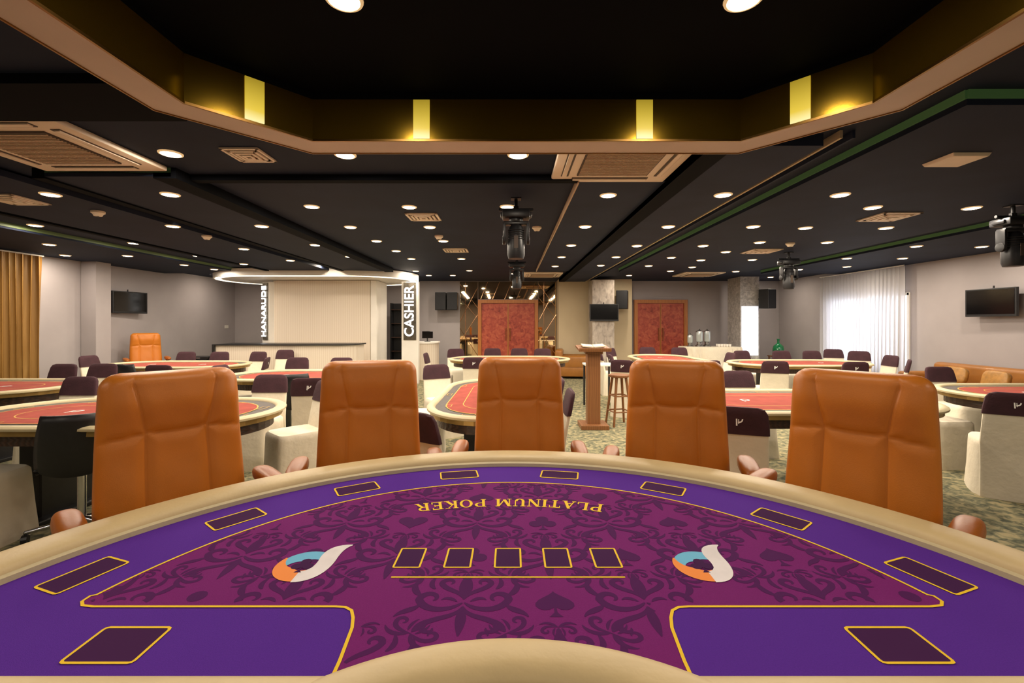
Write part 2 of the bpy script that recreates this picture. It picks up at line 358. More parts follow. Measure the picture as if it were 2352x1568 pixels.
# ---------------------------------------------------------------- air conditioner cassettes
ac=thing('cassette_air_conditioner','square cream ceiling cassette air conditioner with central grille','air conditioner',(-3.18,3.1,ZC),0,'ceiling cassette air conditioners')
a=MB(); a.box((0,0,-.02),(.95,.95,.04)); a.build('panel','ac',ac,bevel=.012,smooth=True)
a=MB()
a.box((0,0,-.044),(.56,.56,.012))
for i in range(22): a.box((0,-.25+i*.0238,-.052),(.54,.012,.006),1)
a.build('intake_grille',['acdark','acgr'],ac)
for i in range(4):
    a=MB(); a.box((0,-.375,-.041),(.62,.06,.006)); a.box((0,-.380,-.047),(.6,.034,.008),1); o_=a.build('air_vane',['acdark','ac'],ac,rot=i*pi/2)
dup(ac,(.80,3.37,ZC))
dup(ac,(.75,11.35,ZC)); dup(ac,(4.6,11.25,ZC))
df=None
for (px,py,s_) in ((572,354,.27),(973,497,.36),(2040,497,.4),(1748,576,.45),(1047,574,.4),(30,457,.36)):
    x,y,z=cpos(px,py)
    if df is None:
        df=thing('ceiling_vent','square metal ceiling air diffuser with stepped louvres','air vent',(x,y,z),0,'ceiling air diffusers')
        a=MB()
        for i,(w_) in enumerate((1,.74,.5,.26)):
            h=w_/2; t_=.07
            for q in range(4):
                X=Matrix.Rotation(q*pi/2,4,'Z'); a.box((0,-h+t_/2,-.008-.004*i),(w_,t_,.012),0,X)
        a.box((0,0,-.002),(.98,.98,.003),1); a.build('louvre_frame',['ac','acdark'],df)
        df.scale=(s_,s_,1)
    else:
        n=dup(df,(x,y,z)); n.scale=(s_,s_,1)
x,y,z=cpos(2195,364)
p_=thing('ceiling_access_panel','flat square cream ceiling panel with bevelled edge','ceiling panel',(x,y,z)); a=MB(); a.box((0,0,-.012),(.24,.22,.024),0,None,1.1); a.build('panel','ac',p_,bevel=.005)
sm=None
for (px,py) in ((1233,521),(475,541),(225,485),(1008,541),(1815,558)):
    x,y,z=cpos(px,py)
    if sm is None:
        sm=thing('smoke_detector','small round ceiling smoke detector','smoke detector',(x,y,z),0,'ceiling smoke detectors'); a=MB(); a.lathe([(.06,0),(.06,-.02),(.045,-.03),(.035,-.05),(0,-.055)],20); a.build('housing','ac',sm,smooth=True)
        a=MB(); a.lathe([(.012,-.054),(.012,-.058),(0,-.06)],10); a.build('sensor','black',sm)
    else: dup(sm,(x,y,z))
# ---------------------------------------------------------------- moving head stage lights
mh=thing('moving_head_light','black moving head stage light hanging from ceiling bracket','stage light',(.04,4.5,ZC),0,'moving head stage lights')
a=MB(); a.cyl((0,0,0),(0,0,-.1),.018); a.box((0,0,-.004),(.1,.1,.008)); a.box((0,0,-.1),(.05,.03,.05)); a.cyl((-.17,0,-.11),(.17,0,-.11),.014); a.build('ceiling_clamp','black',mh)
a=MB(); a.box((0,0,-.165),(.27,.2,.07)); a.box((.14,0,-.165),(.03,.12,.04)); a.box((-.14,0,-.165),(.03,.12,.04)); a.build('base','black',mh,bevel=.012,smooth=True)
a=MB(); a.cyl((0,0,-.2),(0,0,-.235),.07); a.box((0,0,-.245),(.24,.09,.035)); 
for s_ in(-1,1): a.box((s_*.115,0,-.33),(.026,.09,.18)); a.cyl((s_*.102,0,-.41),(s_*.134,0,-.41),.045)
a.build('yoke','black',mh,bevel=.006,smooth=True)
a=MB(); a.lathe([(0,-.25),(.045,-.255),(.07,-.29),(.075,-.4),(.085,-.44),(.085,-.56),(.074,-.595),(.068,-.595)],24); a.build('lamp_head','black',mh,smooth=True)
a=MB(); 
for i in range(5): a.lathe([(.078,-.31-i*.022),(.082,-.315-i*.022),(.078,-.32-i*.022)],24)
a.box((0,-.084,-.44),(.04,.004,.12),1); a.build('cooling_fins',['grille','acdark'],mh)
a=MB(); a.lathe([(.066,-.592),(.06,-.585),(0,-.576)],24); a.build('lens','screen',mh,smooth=True)
dup(mh,(.09,8.4,ZC)); dup(mh,(4.5,7.4,2.60)); dup(mh,(4.9,4.45,2.60))
# ---------------------------------------------------------------- main poker table
tab=thing('poker_table','large curved poker table with violet damask felt and cream padded rail','poker table')
CY=.78; RC=1.4975; RD=.60; CD=.297; YB=.785
ha=math.acos((YB-CD)/RD); HXc=RD*math.sin(ha)
mp=[(HXc,YB),(.7,YB),(1.05,YB),(1.39,YB)]
for i in range(1,9):
    t_=-pi/2+i*pi/16; mp.append((1.39+.1*math.cos(t_),YB+.1+.1*math.sin(t_)))
for i in range(1,97):
    t_=math.radians(4.2)+(pi-2*math.radians(4.2))*i/97; mp.append((RC*math.cos(t_),CY+RC*math.sin(t_)))
mp+= [(-x,y) for x,y in mp[:12][::-1]]
dp=[(RD*math.sin(-ha+2*ha*i/32),CD+RD*math.cos(-ha+2*ha*i/32)) for i in range(33)]
def sweep(path,prof,name,mm,parent,smooth=True):
    n=len(prof); P=[Vector(p) for p in path]; v=[];f=[]
    for i,p in enumerate(P):
        a_=P[max(0,i-1)]; b_=P[min(len(P)-1,i+1)]; d_=(b_-a_).normalized(); nn=Vector((-d_.y,d_.x))
        for o_,z in prof: q=p+nn*o_; v.append((q.x,q.y,z))
    for i in range(len(P)-1):
        for j in range(n): f.append((i*n+j,i*n+(j+1)%n,(i+1)*n+(j+1)%n,(i+1)*n+j))
    f.append(tuple(range(n))); f.append(tuple((len(P)-1)*n+j for j in range(n))[::-1])
    return mesh_obj(name,v,f,mm,parent,smooth=smooth)
def rprof(hw,z0,z1,n=18):
    r=[(hw*.97,z0),]
    for i in range(n+1):
        t_=pi*i/n; c_=math.cos(t_); r.append((hw*math.copysign(abs(c_)**.75,c_),z0+.012+(z1-z0-.012)*math.sin(t_)**.55))
    r.append((-hw*.97,z0)); return r
sweep(mp,rprof(.0775,.735,.805),'padded_rail','rail',tab)
sweep([(x,y) for x,y in dp],rprof(.060,.735,.808),'dealer_rail','rail',tab)
sweep(mp,[(.074,.757),(.088,.757),(.086,.775),(.074,.78)],'rail_lip','rail2',tab)
outline=mp+dp[1:-1]
a=MB(); a.prism(outline,.70,.758); a.build('table_deck','wood_dark',tab)
out2=[(x*.975,CY+(y-CY)*.975+.01) for x,y in outline]
a=MB(); a.prism(out2,.60,.70); a.build('apron','wood_dark',tab)
a=MB(); a.flat(outline,.760); a.build('felt','felt_blue',tab)
inner=[]
ia=math.asin(.347/RD)*.999
inner+=[(RD*math.sin(-ia+2*ia*i/20),CD+RD*math.cos(-ia+2*ia*i/20)) for i in range(21)]
top=[(.352,.93),(.362,1.03),(.372,1.065),(.385,1.092),(.405,1.105),(.43,1.107),(1.02,1.107),(1.05,1.112),(1.066,1.128),(1.066,1.15)]
t0=math.asin((1.155-.88)/1.09)
arc=[(1.09*math.cos(t0+(pi-2*t0)*i/80),.88+1.09*math.sin(t0+(pi-2*t0)*i/80)) for i in range(81)]
inner+=top+arc+[(-x,y) for x,y in top[::-1]]
a=MB(); a.flat(inner,.7604); a.build('inner_felt','felt_mag',tab)
a=MB(); a.ribbon([(.347,.80)]+top+arc+[(-x,y) for x,y in top[::-1]]+[(-.347,.80)],.0075,.7614); a.ribbon([(-.328,1.235),(.307,1.235)],.006,.7614)
def inreg(x,y):
    if y>1.12: return x*x+(y-.88)**2<1.084**2 and abs(x)<1.05
    return abs(x)<.345 and math.hypot(x,y-CD)>.64
def rrect(cx,cy,w_,h_,rot_,r=.008):
    pts=[]
    for (sx,sy,a0) in ((1,1,0),(-1,1,90),(-1,-1,180),(1,-1,270)):
        for q in (0,45,90):
            t_=math.radians(a0+q); pts.append((sx*(w_/2-r)+r*math.cos(t_),sy*(h_/2-r)+r*math.sin(t_)))
    c_,s_=math.cos(rot_),math.sin(rot_); return [(cx+x*c_-y*s_,cy+x*s_+y*c_) for x,y in pts]
PB=[(-.24,2.07),(.216,2.07),(-.645,1.897),(.63,1.897),(-.972,1.606),(.948,1.606),(-1.176,1.25),(1.143,1.248)]
def bbox_(r_,z,h=0):
    cx=sum(p[0] for p in r_)/len(r_); cy=sum(p[1] for p in r_)/len(r_)
    q=MB(); q.flat([(x-cx,y-cy) for x,y in r_],0); q.build('betting_box','felt_box',tab,loc=(cx,cy,z))
for x,y in PB:
    rt=math.atan2(y-.82,x)-pi/2; 
    r_=rrect(x,y,.165,.095,rt); bbox_(r_,.7611); a.loopline(r_,.0065,.7615)
for x in(-.845,.826):
    r_=rrect(x,.977,.148,.108,0); bbox_(r_,.7611); a.loopline(r_,.0065,.7615)
for i in range(5):
    r_=rrect(-.012+(i-2)*.1434,1.338,.074,.107,0,.003); bbox_(r_,.7611); a.loopline(r_,.0055,.7615)
a.build('printed_line','yellow',tab)
def bez(p,n=16):
    o_=[]
    for i in range(n+1):
        t_=i/n; u=1-t_; o_.append((u**3*p[0][0]+3*u*u*t_*p[1][0]+3*u*t_*t_*p[2][0]+t_**3*p[3][0],u**3*p[0][1]+3*u*u*t_*p[1][1]+3*u*t_*t_*p[2][1]+t_**3*p[3][1]))
    return o_
def heart(n=26):
    return [(16*math.sin(t)**3/17,(13*math.cos(t)-5*math.cos(2*t)-2*math.cos(3*t)-math.cos(4*t))/17+.1) for t in [2*pi*i/n for i in range(n)]]
def circ(cx,cy,r,n=16): return [(cx+r*math.cos(2*pi*i/n),cy+r*math.sin(2*pi*i/n)) for i in range(n)]
stem=[(-.3,-1.05),(.3,-1.05),(.07,-.75),(.05,-.2),(-.05,-.2),(-.07,-.75)]
def suit(kind):
    if kind=='h': return [heart()]
    if kind=='s': return [[(x*.95,-y*.85+.1) for x,y in heart()],stem]
    if kind=='c': return [circ(0,.45,.42),circ(-.45,-.2,.42),circ(.45,-.2,.42),circ(0,0,.25),stem]
    return [[(0,1),(.7,0),(0,-1),(-.7,0)]]
dm=MB(); ZK=[.76060]
def nz():
    ZK[0]+=.0000004; return ZK[0]
def putsuit(kind,x,y,s_,mb):
    for i,pl in enumerate(suit(kind)):
        pp=[(x+px_*s_,y+py_*s_) for px_,py_ in pl]
        if not all(inreg(*q) for q in pp): continue
        mb.flat(pp,nz())
def spiral(cx,cy,r0,a0,turn,n=16):
    return [(cx+r0*(1-.70*i/n)*math.cos(a0+turn*i/n),cy+r0*(1-.70*i/n)*math.sin(a0+turn*i/n)) for i in range(n+1)]
FLP=[(bez([(.02,-.02),(.35,-.38),(.85,-.30),(1.0,.10)])+spiral(.74,.12,.26,0,4.0)[1:],.16),
     (bez([(.0,.10),(.10,.45),(.45,.42),(.58,.72)])+spiral(.40,.74,.18,0,4.0)[1:],.13),
     (bez([(.0,-.15),(.12,-.55),(.5,-.48),(.74,-.72)])+spiral(.60,-.86,.18,.8,-4.0)[1:],.13),
     (bez([(0,.2),(.09,.45),(.09,.75),(0,1.1)]),.16),
     (bez([(0,-.2),(.06,-.45),(.06,-.75),(0,-1.1)]),.12),
     (bez([(.95,-.1),(1.1,-.32),(1.3,-.28),(1.42,-.5)]),.14),
     (bez([(.98,.25),(1.15,.35),(1.25,.6),(1.15,.85)]),.14),
     (bez([(.15,.02),(.3,.18),(.42,.16),(.5,.08)]),.09),
     (bez([(.7,.5),(.85,.62),(.85,.8),(.75,1.0)]),.11)]
SCP=[(bez([(0,0),(.5,-.1),(.95,-.1),(1.05,.35)])+spiral(.78,.36,.27,0,4.0)[1:],.19),
     (bez([(.05,0),(.4,-.45),(.9,-.45),(1.2,-.2)]),.19),(bez([(0,.1),(.1,.5),(.1,.7),(0,1.05)]),.2),(bez([(.2,.1),(.35,.35),(.4,.6),(.3,.85)]),.13)]
def flour(cx,cy,s_,rot_=0,fl=FLP,wk=1.15):
    c_,q_=math.cos(rot_),math.sin(rot_)
    for sg in (-1,1):
        for n_,(b_,w_) in enumerate(fl):
            pts=[(sg*x*s_,y*s_) for x,y in b_]; pts=[(cx+x*c_-y*q_,cy+x*q_+y*c_) for x,y in pts]
            N=len(pts)-1; wd=[max(.03,wk*w_*math.sin(pi*min(1,(i/N)**.8*.93+.04))**.8)*s_ for i in range(N+1)]
            dm.ribbon(pts,wd,nz(),0,inreg)
for r_i in range(6):
    yy=.90+.225*r_i; x0=-.12 if r_i%2==0 else -.345
    for c_i in range(-3,5):
        x=x0+c_i*.45
        putsuit('shcs'[(c_i+r_i*3)%4],x,yy,.054,dm)
        flour(x+.225,yy,.112)
        flour(x+.108,yy+.112,.056,.6,SCP); flour(x-.108,yy+.112,.056,-.6,SCP)
        flour(x,yy-.092,.036,pi,SCP)
dm.build('damask_pattern','felt_pat',tab)
def emblem(cx,cy):
    e=MB()
    def arc_(a0,a1,ri,ro,k_,thin0,thin1):
        n=24; p=[]
        for i in range(n+1):
            u=i/n; t_=math.radians(a0+(a1-a0)*u)
            f_=min(1,thin0+(1-thin0)*min(1,u*2.5),thin1+(1-thin1)*min(1,(1-u)*2.5)); r_=ro-(ro-ri)*f_
            p.append(((cx+ro*math.cos(t_),cy+ro*math.sin(t_)),(cx+r_*math.cos(t_),cy+r_*math.sin(t_))))
        for q,r2 in zip(p[:-1],p[1:]): e.add([(*q[0],.7616+k_*.0001),(*q[1],.7616+k_*.0001),(*r2[1],.7616+k_*.0001),(*r2[0],.7616+k_*.0001)],[(0,1,2,3)],k_)
    arc_(20,210,.028,.078,0,.6,.3); arc_(150,300,.028,.082,1,.1,1)
    L=bez([(cx+.0,cy-.086),(cx+.066,cy-.084),(cx+.080,cy-.02),(cx+.078,cy+.03)],14)+bez([(cx+.078,cy+.03),(cx+.076,cy+.072),(cx+.080,cy+.10),(cx+.096,cy+.114)],10)[1:]
    Rr=bez([(cx+.0,cy-.032),(cx+.026,cy-.03),(cx+.032,cy+.0),(cx+.028,cy+.03)],14)+bez([(cx+.028,cy+.03),(cx+.020,cy+.08),(cx+.036,cy+.122),(cx+.096,cy+.120)],10)[1:]
    for i in range(len(L)-1): e.add([(*L[i],.7618),(*Rr[i],.7618),(*Rr[i+1],.7618),(*L[i+1],.7618)],[(0,1,2,3)],2)
    for pi_,pl in enumerate(suit('c')): e.add([(cx-.004+x*.036,cy+.002+y*.038,.7619+pi_*.00002) for x,y in pl],[tuple(range(len(pl)))],3)
    e.build('emblem',['blue_print','orange_print','silver_print','felt_box'],tab)
emblem(-.590,1.295); emblem(.543,1.295)
def letter(ch):
    q=[];T=.2;t=.085;s=.07
    def R(a,b,c,d): q.append([(a,b),(c,b),(c,d),(a,d)])
    def S(xa,ya,xb,yb,w_):
        n=Vector((1,0))*(w_/2); q.append([(xa-n.x,ya),(xa+n.x,ya),(xb+n.x,yb),(xb-n.x,yb)])
    def A(cx,cy,rx,ry,a0,a1,wt,wn,n=14):
        for i in range(n):
            p=[]
            for tt in (i,i+1):
                an=math.radians(a0+(a1-a0)*tt/n); c_,s_=math.cos(an),math.sin(an); p.append(((cx+rx*c_,cy+ry*s_),(cx+(rx-wt)*c_,cy+(ry-wn)*s_)))
            q.append([p[0][0],p[0][1],p[1][1],p[1][0]])
    def stem(x): R(x,0,x+T,1); 
    def ser(x,y): R(x-.09,y,x+T+.09,y+s)
    if ch=='I': stem(.12); ser(.12,0); ser(.12,1-s); return q,.44
    if ch=='L': stem(.12); ser(.12,0); ser(.12,1-s); R(.2,0,.82,s+.02); R(.76,0,.84,.3); return q,.9
    if ch=='P': stem(.12); ser(.12,0); ser(.12,1-s); A(.5,.73,.36,.27,-90,90,.19,.08); R(.25,.92,.52,1); R(.25,.46,.52,.54); return q,.92
    if ch=='R': stem(.12); ser(.12,0); ser(.12,1-s); A(.5,.75,.34,.25,-90,90,.18,.08); R(.25,.92,.52,1); R(.25,.5,.52,.57); S(.55,.52,.86,0,.22); R(.72,0,1.02,s); return q,1.02
    if ch=='A': S(.14,0,.5,1,.09); S(.78,0,.46,1,.22); R(.3,.3,.7,.38); R(.0,0,.3,s); R(.6,0,.98,s); return q,1.0
    if ch=='T': stem(.34); ser(.34,0); R(.04,1-s-.01,.84,1); R(.04,.72,.1,1); R(.78,.72,.84,1); return q,.9
    if ch=='N': R(.14,0,.22,1); R(.8,0,.88,1); S(.2,1,.82,0,.24); R(.02,0,.34,s); R(.0,1-s,.3,1); R(.66,1-s,1.0,1); return q,1.02
    if ch=='U': R(.12,.3,.12+T,1); R(.74,.3,.82,1); A(.47,.32,.35,.34,180,360,.2,.1); ser(.12,1-s); R(.62,1-s,.94,1); return q,.98
    if ch=='M': R(.14,0,.22,1); R(.9,0,1.1,1); S(.2,1,.55,.1,.22); S(.55,.1,.96,1,.1); R(.02,0,.34,s); R(.8,0,1.2,s); R(.02,1-s,.3,1); R(.9,1-s,1.2,1); return q,1.24
    if ch=='O': A(.5,.5,.47,.52,0,360,.2,.08,30); return q,1.0
    if ch=='K': stem(.12); ser(.12,0); ser(.12,1-s); S(.34,.42,.78,1,.09); S(.44,.55,.82,0,.24); R(.62,1-s,.96,1); R(.64,0,1.02,s); return q,1.02
    if ch=='E': stem(.12); ser(.12,0); ser(.12,1-s); R(.2,0,.8,s+.01); R(.2,1-s-.01,.78,1); R(.3,.46,.62,.54); R(.74,0,.82,.28); R(.72,.74,.79,1); R(.58,.36,.64,.64); return q,.9
    return q,.5
tx='PLATINUM POKER'; W=sum(letter(c)[1] for c in tx)+.06*len(tx)
Wm=.735; hx=Wm/W; hy=.072; cur=-Wm/2; lm=MB(); Rb=1.185; CT=.60
for c in tx:
    q,wd=letter(c)
    for pi_,pl in enumerate(q):
        pts=[]
        for (u,v_) in pl:
            s_=cur+u*hx; r_=Rb-v_*hy; an=s_/Rb; pts.append((-r_*math.sin(an)-.012,CT+r_*math.cos(an),.7615+pi_*.00001))
        lm.add(pts,[tuple(range(len(pts)))])
    cur+=(wd+.06)*hx
lm.build('lettering','yellow',tab)
a=MB()
for x in(-.75,.75):
    a.box((x,1.45,.32),(.28,.5,.6)); a.box((x,1.45,.025),(.5,.8,.05))
a.build('pedestal','wood_dark',tab)
# ---------------------------------------------------------------- executive chair
ex=thing('executive_chair','orange leather high-back executive chair with padded arms','office chair')
def backrest():
    nu,nb,nz_=110,24,100; z0,z1=.46,1.245; v=[];f=[]
    def seamd(x,z,w_):
        u=x/w_; tz=z1-z; d_=9
        au=abs(u)
        if tz<.25:
            k_=max(0,tz)/.25; us=.66-.24*(k_**.8); d_=min(d_,abs(au-us)*w_)
        if au<.43: d_=min(d_,abs(tz-(.245+.012*(1-(au/.42)**2))))
        if au>=.42: d_=min(d_,abs(tz-(.25+.022*(au-.42)/.58)))
        if tz>.25: d_=min(d_,abs(au-.42)*w_)
        return d_
    rows=[]
    for j in range(nz_+1):
        s_=j/nz_; z=z0+(z1-z0)*(1-math.cos(pi*s_))/2*.35+(z1-z0)*s_*.65
        t_=(z-z0)/(z1-z0)
        w_=.272-.026*max(0,(t_-.25)/.75)**1.4
        rc=.065; ed=1
        if z>z1-rc: k_=(z-(z1-rc))/rc; w_-=rc*(1-math.sqrt(max(0,1-k_*k_)))*1.0
        e_=.045
        if z>z1-e_: ed=math.sqrt(max(.0,1-((z-(z1-e_))/e_)**2))
        if z<z0+e_: ed=math.sqrt(max(.0,1-((z0+e_-z)/e_)**2))
        yb=.25+.10*(z-.5)+ (.02*math.sin(pi*t_))
        T=.060*ed*(1+.35*math.exp(-((z-(z1-.13))/.085)**2)+.15*math.exp(-((z-.72)/.15)**2))
        fade=min(1,(z1-z)/.06)
        row=[]
        for i in range(nu+1):
            u=-1+2*i/nu; uu=math.sin(u*pi/2)*.45+u*.55
            x=uu*w_; d_=seamd(x,z,w_)
            br=(1-abs(uu)**6)**.5 if abs(uu)<1 else 0
            y=yb-T*br+(.006*math.exp(-(d_/.0042)**2)+.008*math.exp(-(d_/.024)**2))*br*ed*fade
            y+=.0012*math.sin(31*x+9*z)*math.sin(23*z+5*x)*br
            row.append((x,y,z))
        for i in range(1,nb):
            u=1-2*i/nb; x=u*w_; row.append((x,yb+.05*ed*(1-abs(u)**6)**.5,z))
        rows.append(row)
    n=len(rows[0])
    for r in rows: v+=r
    for j in range(nz_):
        for i in range(n):
            i2=(i+1)%n; f.append((j*n+i,j*n+i2,(j+1)*n+i2,(j+1)*n+i))
    f.append(tuple(range(n))[::-1]); f.append(tuple(nz_*n+i for i in range(n)))
    o_=mesh_obj('backrest',v,f,'leather',ex)
    for p in o_.data.polygons: p.use_smooth=True
backrest()
a=MB(); a.ell((0,-.02,.47),(.27,.27,.07),32,14,e=.5); a.build('seat','leather',ex,smooth=True)
for s_ in(-1,1):
    a=MB(); X=Matrix.Translation((s_*.345,.185,.712))@Matrix.Rotation(.10,4,'X'); a.ell((0,0,0),(.046,.135,.034),20,12,0,X,e=.7); a.build('arm_pad','leather_arm',ex,smooth=True)
    a=MB(); a.tube([(s_*.335,.09,.68),(s_*.33,.05,.55),(s_*.25,.02,.44)],.018); a.tube([(s_*.335,.22,.68),(s_*.33,.16,.55),(s_*.25,.1,.44)],.018); a.build('arm_bracket','black',ex,smooth=True)
a=MB(); a.cyl((0,0,.1),(0,0,.42),.03); a.box((0,0,.405),(.3,.3,.03)); a.build('gas_lift','black',ex)
a=MB()
for i in range(5):
    t_=2*pi*i/5+.3; c_,s_=math.cos(t_),math.sin(t_)
    a.cyl((0,0,.13),(.3*c_,.3*s_,.085),.028,.018)
a.build('star_base','chrome',ex,smooth=True)
for i in range(5):
    t_=2*pi*i/5+.3; c_,s_=math.cos(t_),math.sin(t_)
    b_=MB(); b_.cyl((.3*c_-.02*s_,.3*s_+.02*c_,.03),(.3*c_+.02*s_,.3*s_-.02*c_,.03),.03,n=14); b_.cyl((.3*c_,.3*s_,.03),(.3*c_,.3*s_,.09),.008,n=8); b_.build('caster','black',ex)
ex['group']='orange leather chairs around the violet poker table'
EB=[(-1.44,1.96),(-.82,2.44),(.045,2.71),(.955,2.47),(1.435,1.91)]
for i,(x,y) in enumerate(EB):
    d_=Vector((x,y-CY)); d_.normalize(); rx,ry=x-d_.x*.26,y-d_.y*.26; th=math.atan2(-d_.x,d_.y)
    if i==1: th*=.55
    if i==3: th*=.55
    if i==0: ex.location=(rx,ry,0); ex.rotation_euler=(0,0,th)
    else: dup(ex,(rx,ry,0),th)
e6=dup(ex,(-7.4,9.3,0),.9,'orange leather high-back office chair standing by the grey wall')
e7=dup(ex,(-2.02,.95,0),math.atan2(1.98,.2),'orange leather executive chair beside curved table end')
# ---------------------------------------------------------------- red poker tables
def stad(L,W_,n=20):
    r=W_/2; cx=L/2-r; p=[]
    for i in range(n+1): t_=-pi/2+pi*i/n; p.append((cx+r*math.cos(t_),r*math.sin(t_)))
    for i in range(n+1): t_=pi/2+pi*i/n; p.append((-cx+r*math.cos(t_),r*math.sin(t_)))
    return p
L0,W0=2.35,1.25
rt=thing('poker_table','oval poker table with brick red felt and cream padded rail','poker table',(-3.0,3.55,0),0,'oval red felt poker tables')
v=[];f=[];prof=[(.02,.745),(.004,.752),(.004,.766),(.02,.777),(.045,.781),(.068,.777),(.082,.770),(.088,.758)]
for o_,z in prof: v+=[(x,y,z) for x,y in stad(L0-2*o_,W0-2*o_)]
n=len(stad(1,.5))
for j in range(len(prof)-1):
    for i in range(n): f.append((j*n+i,j*n+(i+1)%n,(j+1)*n+(i+1)%n,(j+1)*n+i))
mesh_obj('padded_rail',v,f,'rail2',rt,smooth=True)
a=MB(); a.prism(stad(L0-.07,W0-.07),.71,.752); a.build('apron','apron',rt)
a=MB(); a.prism(stad(L0-.2,W0-.2),.63,.71); a.build('under_apron','wood_dark',rt)
a=MB(); a.flat(stad(L0-.16,W0-.16),.758); a.build('racetrack','band',rt)
a=MB(); a.flat(stad(L0-.44,W0-.38),.7605); a.build('felt','felt_red',rt)
a=MB(); a.loopline(stad(L0-.44,W0-.38),.010,.7615); a.loopline(stad(L0-.84,W0-.72),.008,.7615)
for i in range(10):
    t_=2*pi*i/10+.31; sx=(L0-.30)/2*math.cos(t_); sy=(W0-.27)/2*math.sin(t_)
    a.loopline(rrect(sx,sy*1.0,.12,.05,0 if abs(math.sin(t_))>.5 else pi/2),.006,.762)
a.build('printed_line','gold_line',rt)
def pmark(mb,cx,cy,s_,z,plane='xy',k=0):
    pts=bez([(-.35,-.9),(-.35,-.3),(-.35,.3),(-.35,.7)],6)+bez([(-.35,.7),(.1,1.05),(.75,.9),(.7,.35)],10)[1:]+bez([(.7,.35),(.65,-.15),(.1,-.25),(-.1,-.2)],8)[1:]
    if plane=='xy': mb.ribbon([(cx+x*s_,cy+y*s_) for x,y in pts],[.26*s_]*len(pts),z,k)
    else:
        t=MB(); t.ribbon([(x*s_,y*s_) for x,y in pts],[.26*s_]*len(pts),0); t.ribbon([(.02*s_,-.55*s_),(.02*s_,.4*s_)],.14*s_,0)
        mb.add(t.v,t.f,k,plane)
a=MB(); pmark(a,-.42,0,.06,.7625); pmark(a,.42,0,.06,.7625); a.build('emblem','logo_white',rt)
for s_ in(-1,1):
    a=MB(); a.box((s_*.5,0,.32),(.16,.5,.62)); a.box((s_*.5,0,.02),(.3,.8,.04)); a.build('pedestal','black',rt,bevel=.01)
TB=[(-5.95,4.95,0,1),(-5.6,7.6,0,1),(-2.6,6.05,0,1),(-.2,4.4,pi/2,.82),(2.5,4.06,0,1),(5.54,4.5,0,1),(4.95,7.9,0,1),(3.0,8.75,pi/2,1),(-.05,8.8,0,1)]
for x,y,r,sy in TB:
    n=dup(rt,(x,y,0),r); n.scale=(1,sy,1)
# ---------------------------------------------------------------- banquet chairs
bc=thing('banquet_chair','banquet chair in ivory fabric cover with dark aubergine back cap','chair',(0,0,0),0,'covered banquet chairs around the poker tables')
def cover():
    v=[];f=[]
    def loop(pts): 
        s=len(v); v.extend(pts); return list(range(s,s+len(pts)))
    def bridge(a_,b_):
        n=len(a_)
        for i in range(n): f.append((a_[i],a_[(i+1)%n],b_[(i+1)%n],b_[i]))
    def rr(cx,cy,hx_,hy_,z,wob=0,e=.35,n=28):
        p=[]
        for i in range(n):
            t_=2*pi*i/n; c_,s_=math.cos(t_),math.sin(t_); k_=1+wob*math.sin(7*t_+1)
            p.append((cx+hx_*k_*math.copysign(abs(c_)**e,c_),cy+hy_*k_*math.copysign(abs(s_)**e,s_),z))
        return p
    a_=loop(rr(0,0,.225,.245,.0,.03)); b_=loop(rr(0,0,.212,.232,.2,.015)); bridge(a_,b_)
    c_=loop(rr(0,-.005,.200,.218,.41)); bridge(b_,c_); d_=loop(rr(0,-.005,.198,.214,.445)); bridge(c_,d_); e_=loop(rr(0,-.005,.184,.195,.465)); bridge(d_,e_); f.append(tuple(e_)); f.append(tuple(a_[::-1]))
    lv=[(.0,.215,.20,.04),(.25,.205,.195,.030),(.45,.2,.195,.026),(.6,.225,.19,.022),(.75,.255,.184,.020),(.84,.275,.172,.018),(.872,.283,.15,.015)]
    pr=None
    for z,cy,hx_,hy_ in lv:
        q=loop(rr(0,cy+.0,hx_,hy_,z,.0,.5))
        if pr: bridge(pr,q)
        else: f.append(tuple(q[::-1]))
        pr=q
    f.append(tuple(pr))
    mesh_obj('chair_cover',v,f,'cloth',bc,smooth=True)
    v.clear(); f.clear(); pr=None
    lv=[(.70,.244,.194,.028),(.75,.255,.191,.027),(.84,.275,.179,.025),(.875,.284,.158,.022),(.888,.287,.12,.012)]
    for z,cy,hx_,hy_ in lv:
        q=loop(rr(0,cy,hx_,hy_,z,0,.5))
        if pr: bridge(pr,q)
        pr=q
    f.append(tuple(pr)); mesh_obj('back_cap',v,f,'cap',bc,smooth=True)
cover()
X=Matrix.Translation((-.0,.297,.795))@Matrix.Rotation(pi,4,'Z')@Matrix.Rotation(pi/2-.2,4,'X')
a=MB(); pmark(a,0,0,.034,0,X); a.build('emblem','logo_white',bc)
BL=[]
def addc(px,d,rot=0):
    BL.append(((px-CX)/F*d,d,rot))
addc(125,4.5,0); addc(-60,3.0,pi/2); addc(680,4.2,-.75)
addc(248,5.2,-pi/2); addc(100,6.0,0); addc(200,6.05,.1); addc(240,7.9,pi/2)
addc(590,4.7,0); addc(553,6.1,pi/2); addc(484,8.7,0); addc(570,8.75,-.2); addc(570,7.4,-pi/2+.3)
addc(665,7.2,0); addc(770,7.15,0); addc(405,8.7,0); addc(400,6.4,pi)
addc(1022,3.12,pi-.6); addc(948,4.4,pi/2-.1); addc(972,5.1,pi/2); addc(1018,5.95,.5)
addc(1234,3.85,-pi/2); addc(1226,4.65,-pi/2)
addc(1012,8.6,pi/2); addc(1052,9.75,.3); addc(1095,7.75,pi-.1); addc(1130,9.9,0); addc(1193,9.9,0); addc(1248,9.8,0)
